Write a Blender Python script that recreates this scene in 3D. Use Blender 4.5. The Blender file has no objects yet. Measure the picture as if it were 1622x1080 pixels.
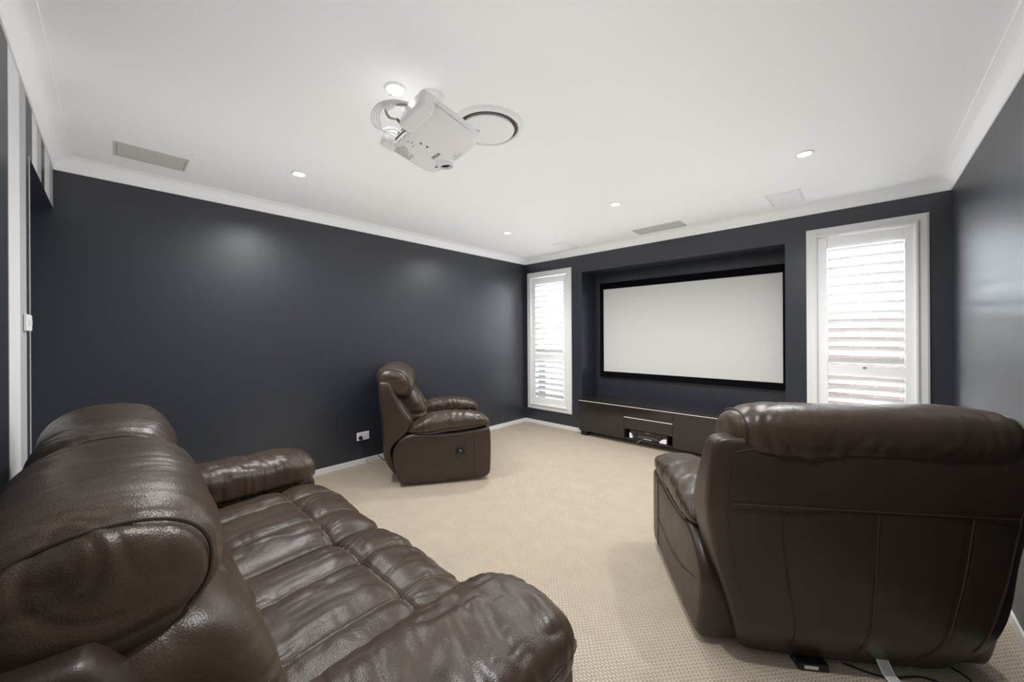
import bpy, bmesh, math, random
import numpy as np
from mathutils import Vector, Matrix
from mathutils.bvhtree import BVHTree
random.seed(4)
S = bpy.context.scene
COL = S.collection
PI = math.pi

# ------------------------------------------------------------------ room constants (metres)
XL, XR, YF, YB = -3.809, 0.498, 4.362, -0.263      # left wall, right wall, screen wall, wall behind the sofa
CAMH = 1.33
ZC, ZT = 2.417, 2.502                              # cornice foot, ceiling

# ------------------------------------------------------------------ object helpers
def link(o, parent=None):
    COL.objects.link(o)
    if parent: o.parent = parent
    return o
def tag(o, label=None, cat=None, group=None, kind=None):
    if label: o['label'] = label
    if cat: o['category'] = cat
    if group: o['group'] = group
    if kind: o['kind'] = kind
    return o
def empty(name, loc=(0, 0, 0), rz=0.0):
    o = bpy.data.objects.new(name, None)
    o.empty_display_size = .1
    o.location = loc; o.rotation_euler = (0, 0, rz)
    return link(o)
def children(o):
    return [c for c in bpy.data.objects if c.parent == o]
def copy_tree(o, parent=None):
    c = o.copy(); COL.objects.link(c)
    if parent: c.parent = parent
    for ch in children(o): copy_tree(ch, c)
    return c

class MB:
    """collects verts/faces, builds ONE mesh object"""
    def __init__(s): s.v = []; s.f = []; s.m = []; s.cur = 0
    def add(s, vs, fs):
        k = len(s.v); s.v += [tuple(map(float, p)) for p in vs]
        s.f += [tuple(int(i) + k for i in f) for f in fs]; s.m += [s.cur] * len(fs); return s
    def box(s, x0, x1, y0, y1, z0, z1):
        return s.add([(x0,y0,z0),(x1,y0,z0),(x1,y1,z0),(x0,y1,z0),(x0,y0,z1),(x1,y0,z1),(x1,y1,z1),(x0,y1,z1)],
                     [(0,3,2,1),(4,5,6,7),(0,1,5,4),(1,2,6,5),(2,3,7,6),(3,0,4,7)])
    def tube(s, pts, r, n=8, closed=False, flat=1.0):
        P = [Vector(p) for p in pts]; m = len(P); k = []
        up = Vector((0, 0, 1)); prev = None
        for i in range(m):
            a = P[i-1] if (i > 0 or closed) else P[i]
            b = P[(i+1) % m] if (i < m-1 or closed) else P[i]
            t = (b - a).normalized()
            if prev is None:
                u = t.orthogonal().normalized() if abs(t.dot(up)) > .95 else t.cross(up).normalized()
            else:
                u = (prev - t * prev.dot(t)).normalized()
            prev = u; w = t.cross(u)
            rr = r[i] if hasattr(r, '__len__') else r
            k.append([P[i] + (u*math.cos(2*PI*j/n) + w*math.sin(2*PI*j/n)*flat)*rr for j in range(n)])
        vs = [p for ring in k for p in ring]; fs = []
        for i in range(m if closed else m-1):
            for j in range(n):
                a, b = i*n+j, i*n+(j+1) % n; c, d = ((i+1) % m)*n+(j+1) % n, ((i+1) % m)*n+j
                fs.append((a, b, c, d))
        if not closed:
            fs.append(tuple(range(n))[::-1]); fs.append(tuple(range((m-1)*n, m*n)))
        return s.add(vs, fs)
    def lathe(s, prof, c=(0,0,0), n=32, axis='z', cap0=False, cap1=False):
        vs = []; fs = []
        for (r, h) in prof:
            for j in range(n):
                a = 2*PI*j/n; p = (r*math.cos(a), r*math.sin(a), h)
                if axis == 'x': p = (p[2], p[0], p[1])
                if axis == 'y': p = (p[1], p[2], p[0])
                vs.append((p[0]+c[0], p[1]+c[1], p[2]+c[2]))
        for i in range(len(prof)-1):
            for j in range(n):
                fs.append((i*n+j, i*n+(j+1) % n, (i+1)*n+(j+1) % n, (i+1)*n+j))
        if cap0: fs.append(tuple(range(n))[::-1])
        if cap1: fs.append(tuple(range((len(prof)-1)*n, len(prof)*n)))
        return s.add(vs, fs)
    def extrude(s, poly, axis, a, b):
        """poly of 2D points extruded along axis 'x' (y,z), 'y' (x,z), 'z' (x,y)"""
        n = len(poly)
        def P(p, t): return {'x': (t, p[0], p[1]), 'y': (p[0], t, p[1]), 'z': (p[0], p[1], t)}[axis]
        return s.add([P(p, a) for p in poly] + [P(p, b) for p in poly],
                     [tuple(range(n))[::-1], tuple(range(n, 2*n))] + [(i, (i+1) % n, n+(i+1) % n, n+i) for i in range(n)])
    def build(s, name, mats, parent=None, smooth=False, bevel=0, seg=2, sharp=None):
        me = bpy.data.meshes.new(name); me.from_pydata(s.v, [], s.f)
        if not isinstance(mats, (list, tuple)): mats = [mats]
        for m in mats: me.materials.append(m)
        me.polygons.foreach_set('material_index', s.m)
        bm = bmesh.new(); bm.from_mesh(me); bmesh.ops.recalc_face_normals(bm, faces=bm.faces); bm.to_mesh(me); bm.free()
        if smooth or bevel:
            me.polygons.foreach_set('use_smooth', [True]*len(me.polygons))
            me.set_sharp_from_angle(angle=sharp if sharp else math.radians(35))
        o = bpy.data.objects.new(name, me); link(o, parent)
        if bevel:
            b = o.modifiers.new('bevel', 'BEVEL'); b.width = bevel; b.segments = seg; b.limit_method = 'ANGLE'; b.angle_limit = math.radians(40)
            b.harden_normals = True
        return o

# ------------------------------------------------------------------ numpy noise
def _h(i, j, k, seed):
    n = (i*374761393 + j*668265263 + k*2147483647 + seed*1274126177) & 0xffffffff
    n = ((n ^ (n >> 13)) * 1274126177) & 0xffffffff
    n = (n ^ (n >> 16)) & 0xffffffff
    return n / 4294967295.0 * 2 - 1
def noise(P, seed=0):
    P = np.asarray(P, float); I = np.floor(P).astype(np.int64); F = P - I; F = F*F*F*(F*(F*6-15)+10)
    r = 0
    for a in (0, 1):
        for b in (0, 1):
            for c in (0, 1):
                w = (F[:,0] if a else 1-F[:,0])*(F[:,1] if b else 1-F[:,1])*(F[:,2] if c else 1-F[:,2])
                r = r + w*_h(I[:,0]+a, I[:,1]+b, I[:,2]+c, seed)
    return r
def ridged(P, seed=0):
    return 2.4*np.abs(noise(P, seed)) - .7
def gz(d, w): return np.exp(-(d/w)**2)
def ip(x, xs, ys):
    """smooth interpolation through (xs, ys)"""
    x = np.asarray(x, float); xs = np.array(xs, float); ys = np.array(ys, float)
    m = np.gradient(ys, xs); i = np.clip(np.searchsorted(xs, x) - 1, 0, len(xs)-2)
    h = xs[i+1]-xs[i]; t = np.clip((x-xs[i])/h, 0, 1)
    return ((2*t**3-3*t**2+1)*ys[i] + (t**3-2*t**2+t)*h*m[i] + (-2*t**3+3*t**2)*ys[i+1] + (t**3-t**2)*h*m[i+1])

# ------------------------------------------------------------------ soft upholstered solids
def sround(A, main, n1, n2):
    """project cube points to a superellipsoid: exponent n2 in the section across `main`, n1 along it"""
    A = np.abs(A); o = [k for k in range(3) if k != main]
    r = (A[:,o[0]]**n2 + A[:,o[1]]**n2)**(1.0/n2)
    return (A[:,main]**n1 + r**n1)**(1.0/n1)
def lattice(N):
    nx, ny, nz = N; idx = {}; V = []; F = []
    def vid(i, j, k):
        key = (i, j, k)
        if key not in idx: idx[key] = len(V); V.append((2*i/nx-1, 2*j/ny-1, 2*k/nz-1))
        return idx[key]
    for i in range(nx):
        for j in range(ny):
            F.append((vid(i,j,0), vid(i,j+1,0), vid(i+1,j+1,0), vid(i+1,j,0)))
            F.append((vid(i,j,nz), vid(i+1,j,nz), vid(i+1,j+1,nz), vid(i,j+1,nz)))
    for i in range(nx):
        for k in range(nz):
            F.append((vid(i,0,k), vid(i+1,0,k), vid(i+1,0,k+1), vid(i,0,k+1)))
            F.append((vid(i,ny,k), vid(i,ny,k+1), vid(i+1,ny,k+1), vid(i+1,ny,k)))
    for j in range(ny):
        for k in range(nz):
            F.append((vid(0,j,k), vid(0,j,k+1), vid(0,j+1,k+1), vid(0,j+1,k)))
            F.append((vid(nx,j,k), vid(nx,j+1,k), vid(nx,j+1,k+1), vid(nx,j,k+1)))
    return np.array(V), F
def vnormals(P, F):
    F = np.array(F); a, b, c, d = (P[F[:,k]] for k in range(4))
    n = np.cross(c-a, d-b); N = np.zeros_like(P)
    for k in range(4): np.add.at(N, F[:,k], n)
    return N/np.maximum(np.linalg.norm(N, axis=1, keepdims=True), 1e-12)
def soft(name, mat, parent, N, main, n1, n2, deform, disp=None):
    A, F = lattice(N)
    U = A/sround(A, main, n1, n2)[:,None]
    P = deform(U)
    if disp is not None:
        P = P + vnormals(P, F)*disp(P, U)[:,None]
    me = bpy.data.meshes.new(name); me.from_pydata([tuple(p) for p in P], [], F)
    me.polygons.foreach_set('use_smooth', [True]*len(F)); me.materials.append(mat)
    o = bpy.data.objects.new(name, me); link(o, parent)
    o['_q'] = 0; del o['_q']
    return o, P, F
def path_on(deform, main, n1, n2, pts, off=0.0):
    A = np.array(pts, float); A = A/np.max(np.abs(A), axis=1, keepdims=True)
    U = A/sround(A, main, n1, n2)[:,None]; P = deform(U)
    if off:
        c = deform(np.zeros((1,3)))[0]; d = P-c; P = P + d/np.linalg.norm(d, axis=1, keepdims=True)*off
    return P
def smooth_path(pts, n=6):
    P = [Vector(p) for p in pts]; out = []
    for i in range(len(P)-1):
        p0 = P[max(i-1,0)]; p1 = P[i]; p2 = P[i+1]; p3 = P[min(i+2,len(P)-1)]
        for k in range(n):
            t = k/n
            out.append(.5*((2*p1)+(p2-p0)*t+(2*p0-5*p1+4*p2-p3)*t*t+(3*p1-p0-3*p2+p3)*t**3))
    out.append(P[-1]); return out

# ------------------------------------------------------------------ materials
def mat(name, color, rough=.5, metal=0.0, spec=.5, **kw):
    m = bpy.data.materials.new(name); m.use_nodes = True
    b = m.node_tree.nodes['Principled BSDF']
    b.inputs['Base Color'].default_value = (*color, 1); b.inputs['Roughness'].default_value = rough
    b.inputs['Metallic'].default_value = metal; b.inputs['Specular IOR Level'].default_value = spec
    for k, v in kw.items(): b.inputs[k].default_value = v
    return m
def nodes(m): return m.node_tree.nodes, m.node_tree.links, m.node_tree.nodes['Principled BSDF']
def coords(m, scale=(1,1,1), kind='Object', rot=(0,0,0)):
    N, L, b = nodes(m)
    tc = N.new('ShaderNodeTexCoord'); mp = N.new('ShaderNodeMapping'); mp.inputs['Scale'].default_value = scale; mp.inputs['Rotation'].default_value = rot
    L.new(tc.outputs[kind], mp.inputs['Vector']); return mp.outputs['Vector']
def add_bump(m, src, strength, dist, prev=None):
    N, L, b = nodes(m); bp = N.new('ShaderNodeBump'); bp.inputs['Strength'].default_value = strength; bp.inputs['Distance'].default_value = dist
    L.new(src, bp.inputs['Height'])
    if prev: L.new(prev, bp.inputs['Normal'])
    L.new(bp.outputs['Normal'], b.inputs['Normal']); return bp.outputs['Normal']
def tex_noise(m, vec, scale, detail=3, rough=.5):
    N, L, b = nodes(m); t = N.new('ShaderNodeTexNoise'); t.inputs['Scale'].default_value = scale; t.inputs['Detail'].default_value = detail
    t.inputs['Roughness'].default_value = rough; L.new(vec, t.inputs['Vector']); return t.outputs['Fac']
def ramp(m, fac, stops):
    N, L, b = nodes(m); r = N.new('ShaderNodeValToRGB'); L.new(fac, r.inputs['Fac'])
    e = r.color_ramp.elements
    while len(e) < len(stops): e.new(.5)
    for q, (p, c) in zip(e, stops): q.position = p; q.color = (*c, 1)
    return r.outputs['Color']

def paint(name, color, rough, spec=.5, bump=.04):
    m = mat(name, color, rough, spec=spec); v = coords(m)
    add_bump(m, tex_noise(m, v, 260, 2), bump, .002); return m
M = {}
M['navy'] = paint('navy satin wall paint', (.019, .0225, .032), .41, 1.0)
M['white_ceiling'] = paint('white ceiling paint', (.86, .86, .86), .8, .2)
M['white_trim'] = mat('white gloss trim paint', (.68, .675, .66), .35)
M['stripe_white'] = mat('white board paint', (.72, .72, .71), .5)
M['stripe_grey'] = mat('pale grey board paint', (.42, .43, .44), .5)
M['shutter'] = mat('white shutter paint', (.82, .815, .80), .38)
M['black_gloss'] = mat('high gloss dark cabinet', (.020, .017, .015), .12, spec=.6)
M['black_matte'] = mat('matte black', (.008, .008, .009), .6)
M['black_plastic'] = mat('black plastic', (.012, .012, .013), .35)
M['velvet'] = mat('black velvet screen border', (.003, .003, .004), .9, spec=.1)
M['alu'] = mat('pale satin strip', (.80, .79, .77), .45)
M['chrome'] = mat('chrome', (.7, .7, .7), .15, 1.0)
M['white_plastic'] = mat('white plastic', (.80, .79, .77), .4)
M['grey_print'] = mat('grey print', (.36, .35, .34), .6)
M['dark_print'] = mat('dark print', (.06, .06, .06), .6)
M['paper'] = mat('white paper label', (.72, .70, .66), .7)
M['cable_white'] = mat('white cable', (.72, .72, .72), .45)
M['cable_grey'] = mat('grey cable', (.30, .29, .26), .45)
M['brown_plug'] = mat('brown metal plug', (.16, .10, .08), .4)
M['vent_beige'] = mat('off white grille', (.56, .54, .50), .6)
M['vent_white'] = mat('white grille', (.80, .80, .80), .6)
M['vent_grey'] = mat('pale grey grille', (.52, .52, .52), .6)
M['slot'] = mat('dark air slot', (.16, .13, .11), .8)
M['hall'] = paint('hall wall paint', (.024, .028, .038), .42, .4)
# projection screen
M['screen'] = mat('matte white projection fabric', (.54, .535, .52), .85, spec=.15)
# glass
g = mat('window glass', (1, 1, 1), 0.0); N, L, b = nodes(g)
tr = N.new('ShaderNodeBsdfTransparent'); gl = N.new('ShaderNodeBsdfGlossy'); gl.inputs['Roughness'].default_value = .02
fr = N.new('ShaderNodeFresnel'); fr.inputs['IOR'].default_value = 1.35; ms = N.new('ShaderNodeMixShader')
L.new(fr.outputs['Fac'], ms.inputs['Fac']); L.new(tr.outputs[0], ms.inputs[1]); L.new(gl.outputs[0], ms.inputs[2])
L.new(ms.outputs[0], N['Material Output'].inputs['Surface']); N.remove(b); M['glass'] = g
# lamp lens
m = mat('lit lamp lens', (1, 1, 1), .5); m.node_tree.nodes['Principled BSDF'].inputs['Emission Color'].default_value = (1, .98, .95, 1)
m.node_tree.nodes['Principled BSDF'].inputs['Emission Strength'].default_value = 5; M['lens'] = m
# carpet: staggered rows of looped pile
m = mat('beige loop pile carpet', (.5, .42, .32), .95, spec=.1); N, L, b = nodes(m)
v = coords(m, rot=(0, 0, math.radians(0)))
br = N.new('ShaderNodeTexBrick'); L.new(v, br.inputs['Vector'])
br.inputs['Scale'].default_value = 1; br.inputs['Brick Width'].default_value = .021; br.inputs['Row Height'].default_value = .0125
br.inputs['Mortar Size'].default_value = .0026; br.inputs['Mortar Smooth'].default_value = .9; br.offset = .5
n1 = tex_noise(m, v, 7, 4); n2 = tex_noise(m, v, 420, 2)
mx = N.new('ShaderNodeMix'); mx.data_type = 'RGBA'; L.new(br.outputs['Fac'], mx.inputs['Factor'])
L.new(ramp(m, n1, [(.3, (.455, .385, .30)), (.7, (.505, .43, .335))]), mx.inputs['A']); mx.inputs['B'].default_value = (.40, .335, .25, 1)
L.new(mx.outputs['Result'], b.inputs['Base Color'])
inv = N.new('ShaderNodeMath'); inv.operation = 'SUBTRACT'; inv.inputs[0].default_value = 1; L.new(br.outputs['Fac'], inv.inputs[1])
nb = add_bump(m, n2, .35, .004); add_bump(m, inv.outputs[0], .8, .006, nb)
M['carpet'] = m
# leather
def leather(name, c0, c1, rough, grain=1.0):
    m = mat(name, c0, rough, spec=.62); N, L, b = nodes(m); v = coords(m)
    L.new(ramp(m, tex_noise(m, v, 5, 5, .6), [(.3, c0), (.75, c1)]), b.inputs['Base Color'])
    vo = N.new('ShaderNodeTexVoronoi'); vo.inputs['Scale'].default_value = 330; L.new(v, vo.inputs['Vector'])
    nb = add_bump(m, vo.outputs['Distance'], .22*grain, .0016)
    nb = add_bump(m, tex_noise(m, v, 46, 4, .6), .30*grain, .004, nb)
    cr = N.new('ShaderNodeTexNoise'); cr.noise_type = 'RIDGED_MULTIFRACTAL'; cr.inputs['Scale'].default_value = 9; cr.inputs['Detail'].default_value = 3; cr.inputs['Distortion'].default_value = .6
    L.new(v, cr.inputs['Vector']); nb = add_bump(m, cr.outputs['Fac'], .30*grain, .006, nb); N['Bump.002'].invert = True
    r = N.new('ShaderNodeMapRange'); L.new(tex_noise(m, v, 14, 4), r.inputs['Value'])
    r.inputs['To Min'].default_value = rough-.07; r.inputs['To Max'].default_value = rough+.10; L.new(r.outputs['Result'], b.inputs['Roughness'])
    return m
M['leather'] = leather('dark brown leather', (.037, .0245, .0155), (.058, .040, .026), .34)
M['leather_smooth'] = leather('dark brown panel leather', (.027, .018, .0115), (.035, .024, .016), .40, .45)
M['stitch'] = mat('tan stitching thread', (.17, .13, .095), .7)
M['piping'] = mat('brown leather piping', (.034, .025, .019), .40)
# brick outside
m = mat('red brick', (.4, .2, .16), .9); N, L, b = nodes(m); v = coords(m, rot=(PI/2, 0, 0))
br = N.new('ShaderNodeTexBrick'); L.new(v, br.inputs['Vector']); br.inputs['Scale'].default_value = 1
br.inputs['Brick Width'].default_value = .24; br.inputs['Row Height'].default_value = .086; br.inputs['Mortar Size'].default_value = .006
br.inputs['Color1'].default_value = (.034, .019, .018, 1); br.inputs['Color2'].default_value = (.044, .026, .024, 1); br.inputs['Mortar'].default_value = (.07, .055, .05, 1)
L.new(br.outputs['Color'], b.inputs['Base Color']); M['brick'] = m
M['gutter'] = mat('grey metal gutter', (.20, .19, .19), .5)
M['concrete'] = mat('pale concrete', (.55, .54, .52), .9)

# ------------------------------------------------------------------ room shell
def struct(o): return tag(o, kind='structure')
T = .14
struct(MB().add([(XL-T,-1.9,0),(XR+T,-1.9,0),(XR+T,YF+.5,0),(XL-T,YF+.5,0),(XL-T,-1.9,-.1),(XR+T,-1.9,-.1),(XR+T,YF+.5,-.1),(XL-T,YF+.5,-.1)],
       [(0,1,2,3),(4,7,6,5),(0,4,5,1),(1,5,6,2),(2,6,7,3),(3,7,4,0)]).build('floor', M['carpet']))
struct(MB().box(XL-T, XR+T, YB-T, YF+.5, ZT, ZT+.12).build('ceiling', M['white_ceiling']))
struct(MB().box(XL-T, XL, -1.9, YF+.5, 0, ZT).build('wall_left', M['navy']))
struct(MB().box(XR, XR+T, -1.9, YF+.5, 0, ZT).build('wall_right', M['navy']))
# screen wall with two window openings and the screen niche
NX0, NX1, NZ, ND = -2.785, -.535, 2.185, .335
WX = [(-3.752, -2.95), (-.374, .383)]; WZ = (.226, 2.272)
OPEN = [(w[0]+.03, w[1]-.03, WZ[0]+.03, WZ[1]-.03) for w in WX] + [(NX0, NX1, 0, NZ)]
xs = sorted({XL, XR, *[o[0] for o in OPEN], *[o[1] for o in OPEN]}); zs = sorted({0, ZT, *[o[2] for o in OPEN], *[o[3] for o in OPEN]})
wf = MB()
for i in range(len(xs)-1):
    for k in range(len(zs)-1):
        cx, cz = (xs[i]+xs[i+1])/2, (zs[k]+zs[k+1])/2
        if any(o[0] < cx < o[1] and o[2] < cz < o[3] for o in OPEN): continue
        wf.box(xs[i], xs[i+1], YF, YF+.16, zs[k], zs[k+1])
struct(wf.build('wall_front', M['navy']))
al = MB()
al.box(NX0-.1, NX1+.1, YF+ND, YF+ND+.1, 0, NZ+.1)
al.box(NX0-.1, NX0, YF+.16, YF+ND, 0, NZ); al.box(NX1, NX1+.1, YF+.16, YF+ND, 0, NZ); al.box(NX0-.1, NX1+.1, YF+.16, YF+ND, NZ, NZ+.1)
struct(al.build('wall_niche', M['navy']))
# back wall with the hall opening at its left end
JX, HZ = -2.80, 2.168
bw = MB(); bw.box(JX, XR, YB-.16, YB, 0, ZT); bw.box(XL, JX, YB-.16, YB, HZ, ZT)
struct(bw.build('wall_back', M['navy']))
hl = MB(); hl.box(XL, JX+.6, -1.9, -1.78, 0, ZT); hl.box(JX+.5, JX+.6, -1.78, YB-.16, 0, ZT); hl.box(XL, JX+.6, -1.9, YB-.16, HZ, HZ+.1)
struct(hl.build('wall_hall', M['hall']))
# raised painted boards on the back wall: white board + grey board, three times
k = 0
for (a, b, c, z0) in [(-2.290, -2.53, -2.702, .055), (-2.894, -3.06, -3.229, HZ), (-3.375, -3.608, -3.80, HZ)]:
    k += 1; struct(MB().box(b, a, YB, YB+.0015, z0, ZC-.004).build('trim_%d' % k, M['stripe_white']))
    k += 1; struct(MB().box(c, b-.003, YB, YB+.001, z0, ZC-.004).build('trim_%d' % k, M['stripe_grey']))
k += 1; struct(MB().box(JX-.008, JX+.004, YB-.16, YB+.002, 0, HZ).build('trim_%d' % k, M['stripe_white']))
# coved cornice round the room
cd = ZT-ZC; prof = [(0, -cd), (.006, -cd)] + [(.010+(cd-.016)*(1-math.cos(a)), -cd+.006+(cd-.012)*math.sin(a)) for a in [PI/2*i/8 for i in range(9)]] + [(cd, -.006), (cd, 0)]
co = MB(); ring = []
for (d, z) in prof:
    ring.append([(XL+d, YB+d, ZT+z), (XR-d, YB+d, ZT+z), (XR-d, YF-d, ZT+z), (XL+d, YF-d, ZT+z)])
vs = [p for r in ring for p in r]; fs = []
for i in range(len(ring)-1):
    for j in range(4): fs.append((i*4+j, i*4+(j+1) % 4, (i+1)*4+(j+1) % 4, (i+1)*4+j))
co.add(vs, fs); struct(co.build('trim_%d' % (k+1), M['white_ceiling'], smooth=True, sharp=math.radians(30)))
# baseboards
BH, BT = .058, .012
struct(MB().box(XL, XL+BT, YB, YF, 0, BH).build('baseboard_left', M['white_trim'], bevel=.004))
struct(MB().box(XR-BT, XR, YB, YF, 0, BH).build('baseboard_right', M['white_trim'], bevel=.004))
bf = MB(); bf.box(XL+BT, NX0, YF-BT, YF, 0, BH); bf.box(NX1, XR-BT, YF-BT, YF, 0, BH)
struct(bf.build('baseboard_front', M['white_trim'], bevel=.004))

# ------------------------------------------------------------------ windows and shutters
def ring_frame(mb, x0, x1, z0, z1, prof, y):
    """mitred frame; prof = list of (inset, depth towards the room)"""
    r = []
    for (d, t) in prof: r.append([(x0+d, y-t, z0+d), (x1-d, y-t, z0+d), (x1-d, y-t, z1-d), (x0+d, y-t, z1-d)])
    vs = [p for q in r for p in q]; fs = []; n = len(prof)
    for i in range(n):
        for j in range(4): fs.append((i*4+j, i*4+(j+1) % 4, ((i+1) % n)*4+(j+1) % 4, ((i+1) % n)*4+j))
    mb.add(vs, fs)
def louvre_mesh(half, tilt):
    mb = MB(); n = 14; ch, th = .0445, .0055; sec = []
    for i in range(n):
        a = 2*PI*i/n; sec.append((ch*math.cos(a), th*math.sin(a)*(1 if True else 0)))
    poly = [(p*math.cos(tilt) - q*math.sin(tilt), p*math.sin(tilt) + q*math.cos(tilt)) for p, q in sec]
    mb.extrude(poly, 'x', -half, half); return mb
WDEF = [(0, -3.662, -3.026, -3.592, -3.088, 'left of the screen niche in the far corner', 'narrow white plantation shutter in the window left of the screen'),
        (1, -.297, .315, -.227, .248, 'right', 'white plantation shutter in the window right of the screen, behind the nearest recliner')]
for (w, p0, p1, l0, l1, _, lab) in WDEF:
    x0, x1 = WX[w]; z0, z1 = WZ
    win = struct(empty('window_%d' % (w+1), ((x0+x1)/2, YF, z0)))
    inv = Vector((-(x0+x1)/2, -YF, -z0))
    mb = MB(); ring_frame(mb, x0, x1, z0, z1, [(0, 0), (0, .014), (.012, .020), (.048, .022), (.062, .034), (.074, .034), (.082, .02), (.082, -.12), (.03, -.12), (.03, 0)], YF)
    o = mb.build('window_frame', M['white_trim'], win, smooth=True, sharp=math.radians(20)); o.location = inv
    mb = MB(); xm = (x0+x1)/2
    ring_frame(mb, x0+.082, x1-.082, z0+.082, z1-.082, [(0, -.085), (0, -.11), (.03, -.11), (.03, -.085)], YF)
    mb.box(x0+.09, x1-.09, YF+.085, YF+.11, 1.0, 1.04)
    o = mb.build('sash', M['white_trim'], win); o.location = inv
    o = MB().box(x0+.10, x1-.10, YF+.096, YF+.100, z0+.10, z1-.10).build('pane', M['glass'], win); o.location = inv
    # shutter panel
    sh = empty('plantation_shutter', ((p0+p1)/2, YF, z0)); tag(sh, lab, 'shutter', 'window shutters')
    iv = Vector((-(p0+p1)/2, -YF, -z0)); y0, y1 = YF-.016, YF+.012
    pz0, pz1 = z0+.088, z1-.088
    for (a, b) in ((p0, l0), (l1, p1)):
        o = MB().box(a, b, y0, y1, pz0, pz1).build('stile', M['shutter'], sh, bevel=.004); o.location = iv
    for (a, b) in ((pz0, .405), (.962, 1.056), (2.082, pz1)):
        o = MB().box(l0, l1, y0+.002, y1-.002, a, b).build('rail', M['shutter'], sh, bevel=.004); o.location = iv
    half = (l1-l0)/2-.002; lm = louvre_mesh(half, math.radians(-46)); first = None
    sp = (2.082-1.056)/13; zl = [1.056+sp*(i+.5) for i in range(13)] + [.405+(.962-.405)/7*(i+.5) for i in range(7)]
    for z in zl:
        if first is None: o = first = lm.build('louvre', M['shutter'], sh, smooth=True, sharp=math.radians(50))
        else: o = first.copy(); link(o, sh)
        o.location = Vector(((l0+l1)/2, (y0+y1)/2, z)) + iv
    hx = p0 if w == 0 else p1
    for z in (.5, 1.25, 2.0):
        o = MB().tube([(hx, YF-.019, z-.035), (hx, YF-.019, z+.035)], .006, 10).build('hinge', M['white_trim'], sh, smooth=True); o.location = iv
    if w == 1:
        for z in (1.02,):
            o = MB().box(.0, .022, YF-.022, YF-.015, 1.036, 1.046).build('magnet_catch', M['gutter'], sh); o.location = iv

# outside
struct(MB().box(-9, 8, YF+.17, 20, -.12, -.02).build('ground', M['concrete']))
tag(MB().box(-1.6, 3.5, 6.9, 7.1, -.02, 1.60).build('brick_wall', M['brick']), 'red brick wall outside seen between the louvres of the right window', 'wall')
tag(MB().box(-7, -2.2, 5.55, 5.6, -.02, .95).build('metal_fence', mat('blue grey metal fence', (.05, .06, .07), .5)), 'grey metal fence outside the left window', 'fence')
tag(MB().tube([(-1.6, 6.95, 1.63), (.35, 6.95, 1.63)], .035, 10).build('gutter', M['gutter'], smooth=True), 'grey gutter along the top of the brick wall outside', 'gutter')

# ------------------------------------------------------------------ ceiling fittings
LX = (-2.955, -1.612, -.272); LY = (.92, 3.08)
dl_labels = {(-2.955, .92): 'recessed downlight nearest the dark left wall, above the sofa end', (-1.612, .92): 'large looking recessed downlight beside the projector cables',
             (-.272, .92): 'recessed downlight above the camera, right of the projector', (-2.955, 3.08): 'recessed downlight in the far left corner, before the left window',
             (-1.612, 3.08): 'recessed downlight in front of the projection screen', (-.272, 3.08): 'recessed downlight in front of the right window'}
first = None
for x in LX:
    for y in LY:
        if x > -1 and y < 1: continue
        if first is None:
            d = first = empty('downlight', (x, y, ZT))
            MB().lathe([(.036, -.001), (.038, -.006), (.044, -.009), (.050, -.006), (.053, 0)], n=40).build('trim_ring', M['white_plastic'], d, smooth=True)
            MB().lathe([(.0005, -.0035), (.037, -.0035)], n=40, cap0=True).build('lens', M['lens'], d)
            for sx in (-1, 1): MB().lathe([(.0005, 0), (.004, 0)], c=(sx*.0445, 0, -.0095), n=12, cap0=True).build('screw', M['gutter'], d)
        else:
            d = copy_tree(first); d.location = (x, y, ZT)
        tag(d, dl_labels[(x, y)], 'ceiling light', 'recessed downlights')
for x in LX:
    for y in LY:
        ld = bpy.data.lights.new('downlight_beam', 'SPOT'); ld.energy = 2.5 if (x, y) == (-1.612, .92) else 58; ld.color = (.97, .985, 1); ld.shadow_soft_size = .035
        ld.spot_size = math.radians(160); ld.spot_blend = .85
        lo = bpy.data.objects.new('downlight_beam', ld); lo.location = (x, y, ZT-.014); link(lo)

def ceiling_speaker(x0, x1, y0, y1, lab, m, rim):
    e = empty('ceiling_speaker', ((x0+x1)/2, (y0+y1)/2, ZT)); a, b = (x1-x0)/2, (y1-y0)/2
    mb = MB(); r = .012
    for q in ((-a, a, -b, -b+r), (-a, a, b-r, b), (-a, -a+r, -b+r, b-r), (a-r, a, -b+r, b-r)): mb.box(*q, -.006, 0)
    mb.build('frame', rim, e, bevel=.0015)
    MB().box(-a+r+.002, a-r-.002, -b+r+.002, b-r-.002, -.0045, 0).build('grille', m, e)
    MB().box(-a+r, a-r, -b+r, b-r, -.0015, -.0003).build('gap', M['slot'], e)
    tag(e, lab, 'speaker', 'in ceiling speakers')
ceiling_speaker(-3.49, -3.245, .005, .35, 'beige rectangular ceiling speaker grille near the left wall above the sofa', M['vent_beige'], M['vent_beige'])
ceiling_speaker(-2.955, -2.725, 3.895, 4.255, 'white rectangular ceiling speaker grille above the left window', M['vent_white'], M['vent_white'])
ceiling_speaker(-.605, -.362, 3.80, 4.16, 'white rectangular ceiling speaker grille beside the right window', M['vent_white'], M['vent_white'])
e = empty('air_vent', (-1.632, 4.105, ZT)); tag(e, 'long narrow grey air vent in the ceiling above the projection screen', 'air vent')
mb = MB()
for q in ((-.26, .26, -.115, -.103), (-.26, .26, .103, .115), (-.26, -.248, -.103, .103), (.248, .26, -.103, .103)): mb.box(*q, -.006, 0)
mb.build('frame', M['vent_grey'], e, bevel=.001)
MB().box(-.247, .247, -.102, .102, -.004, 0).build('grille', M['vent_grey'], e)
e = empty('round_air_diffuser', (-1.532, 1.445, ZT)); tag(e, 'round white ceiling air diffuser with dark slot behind the projector', 'air vent')
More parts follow.
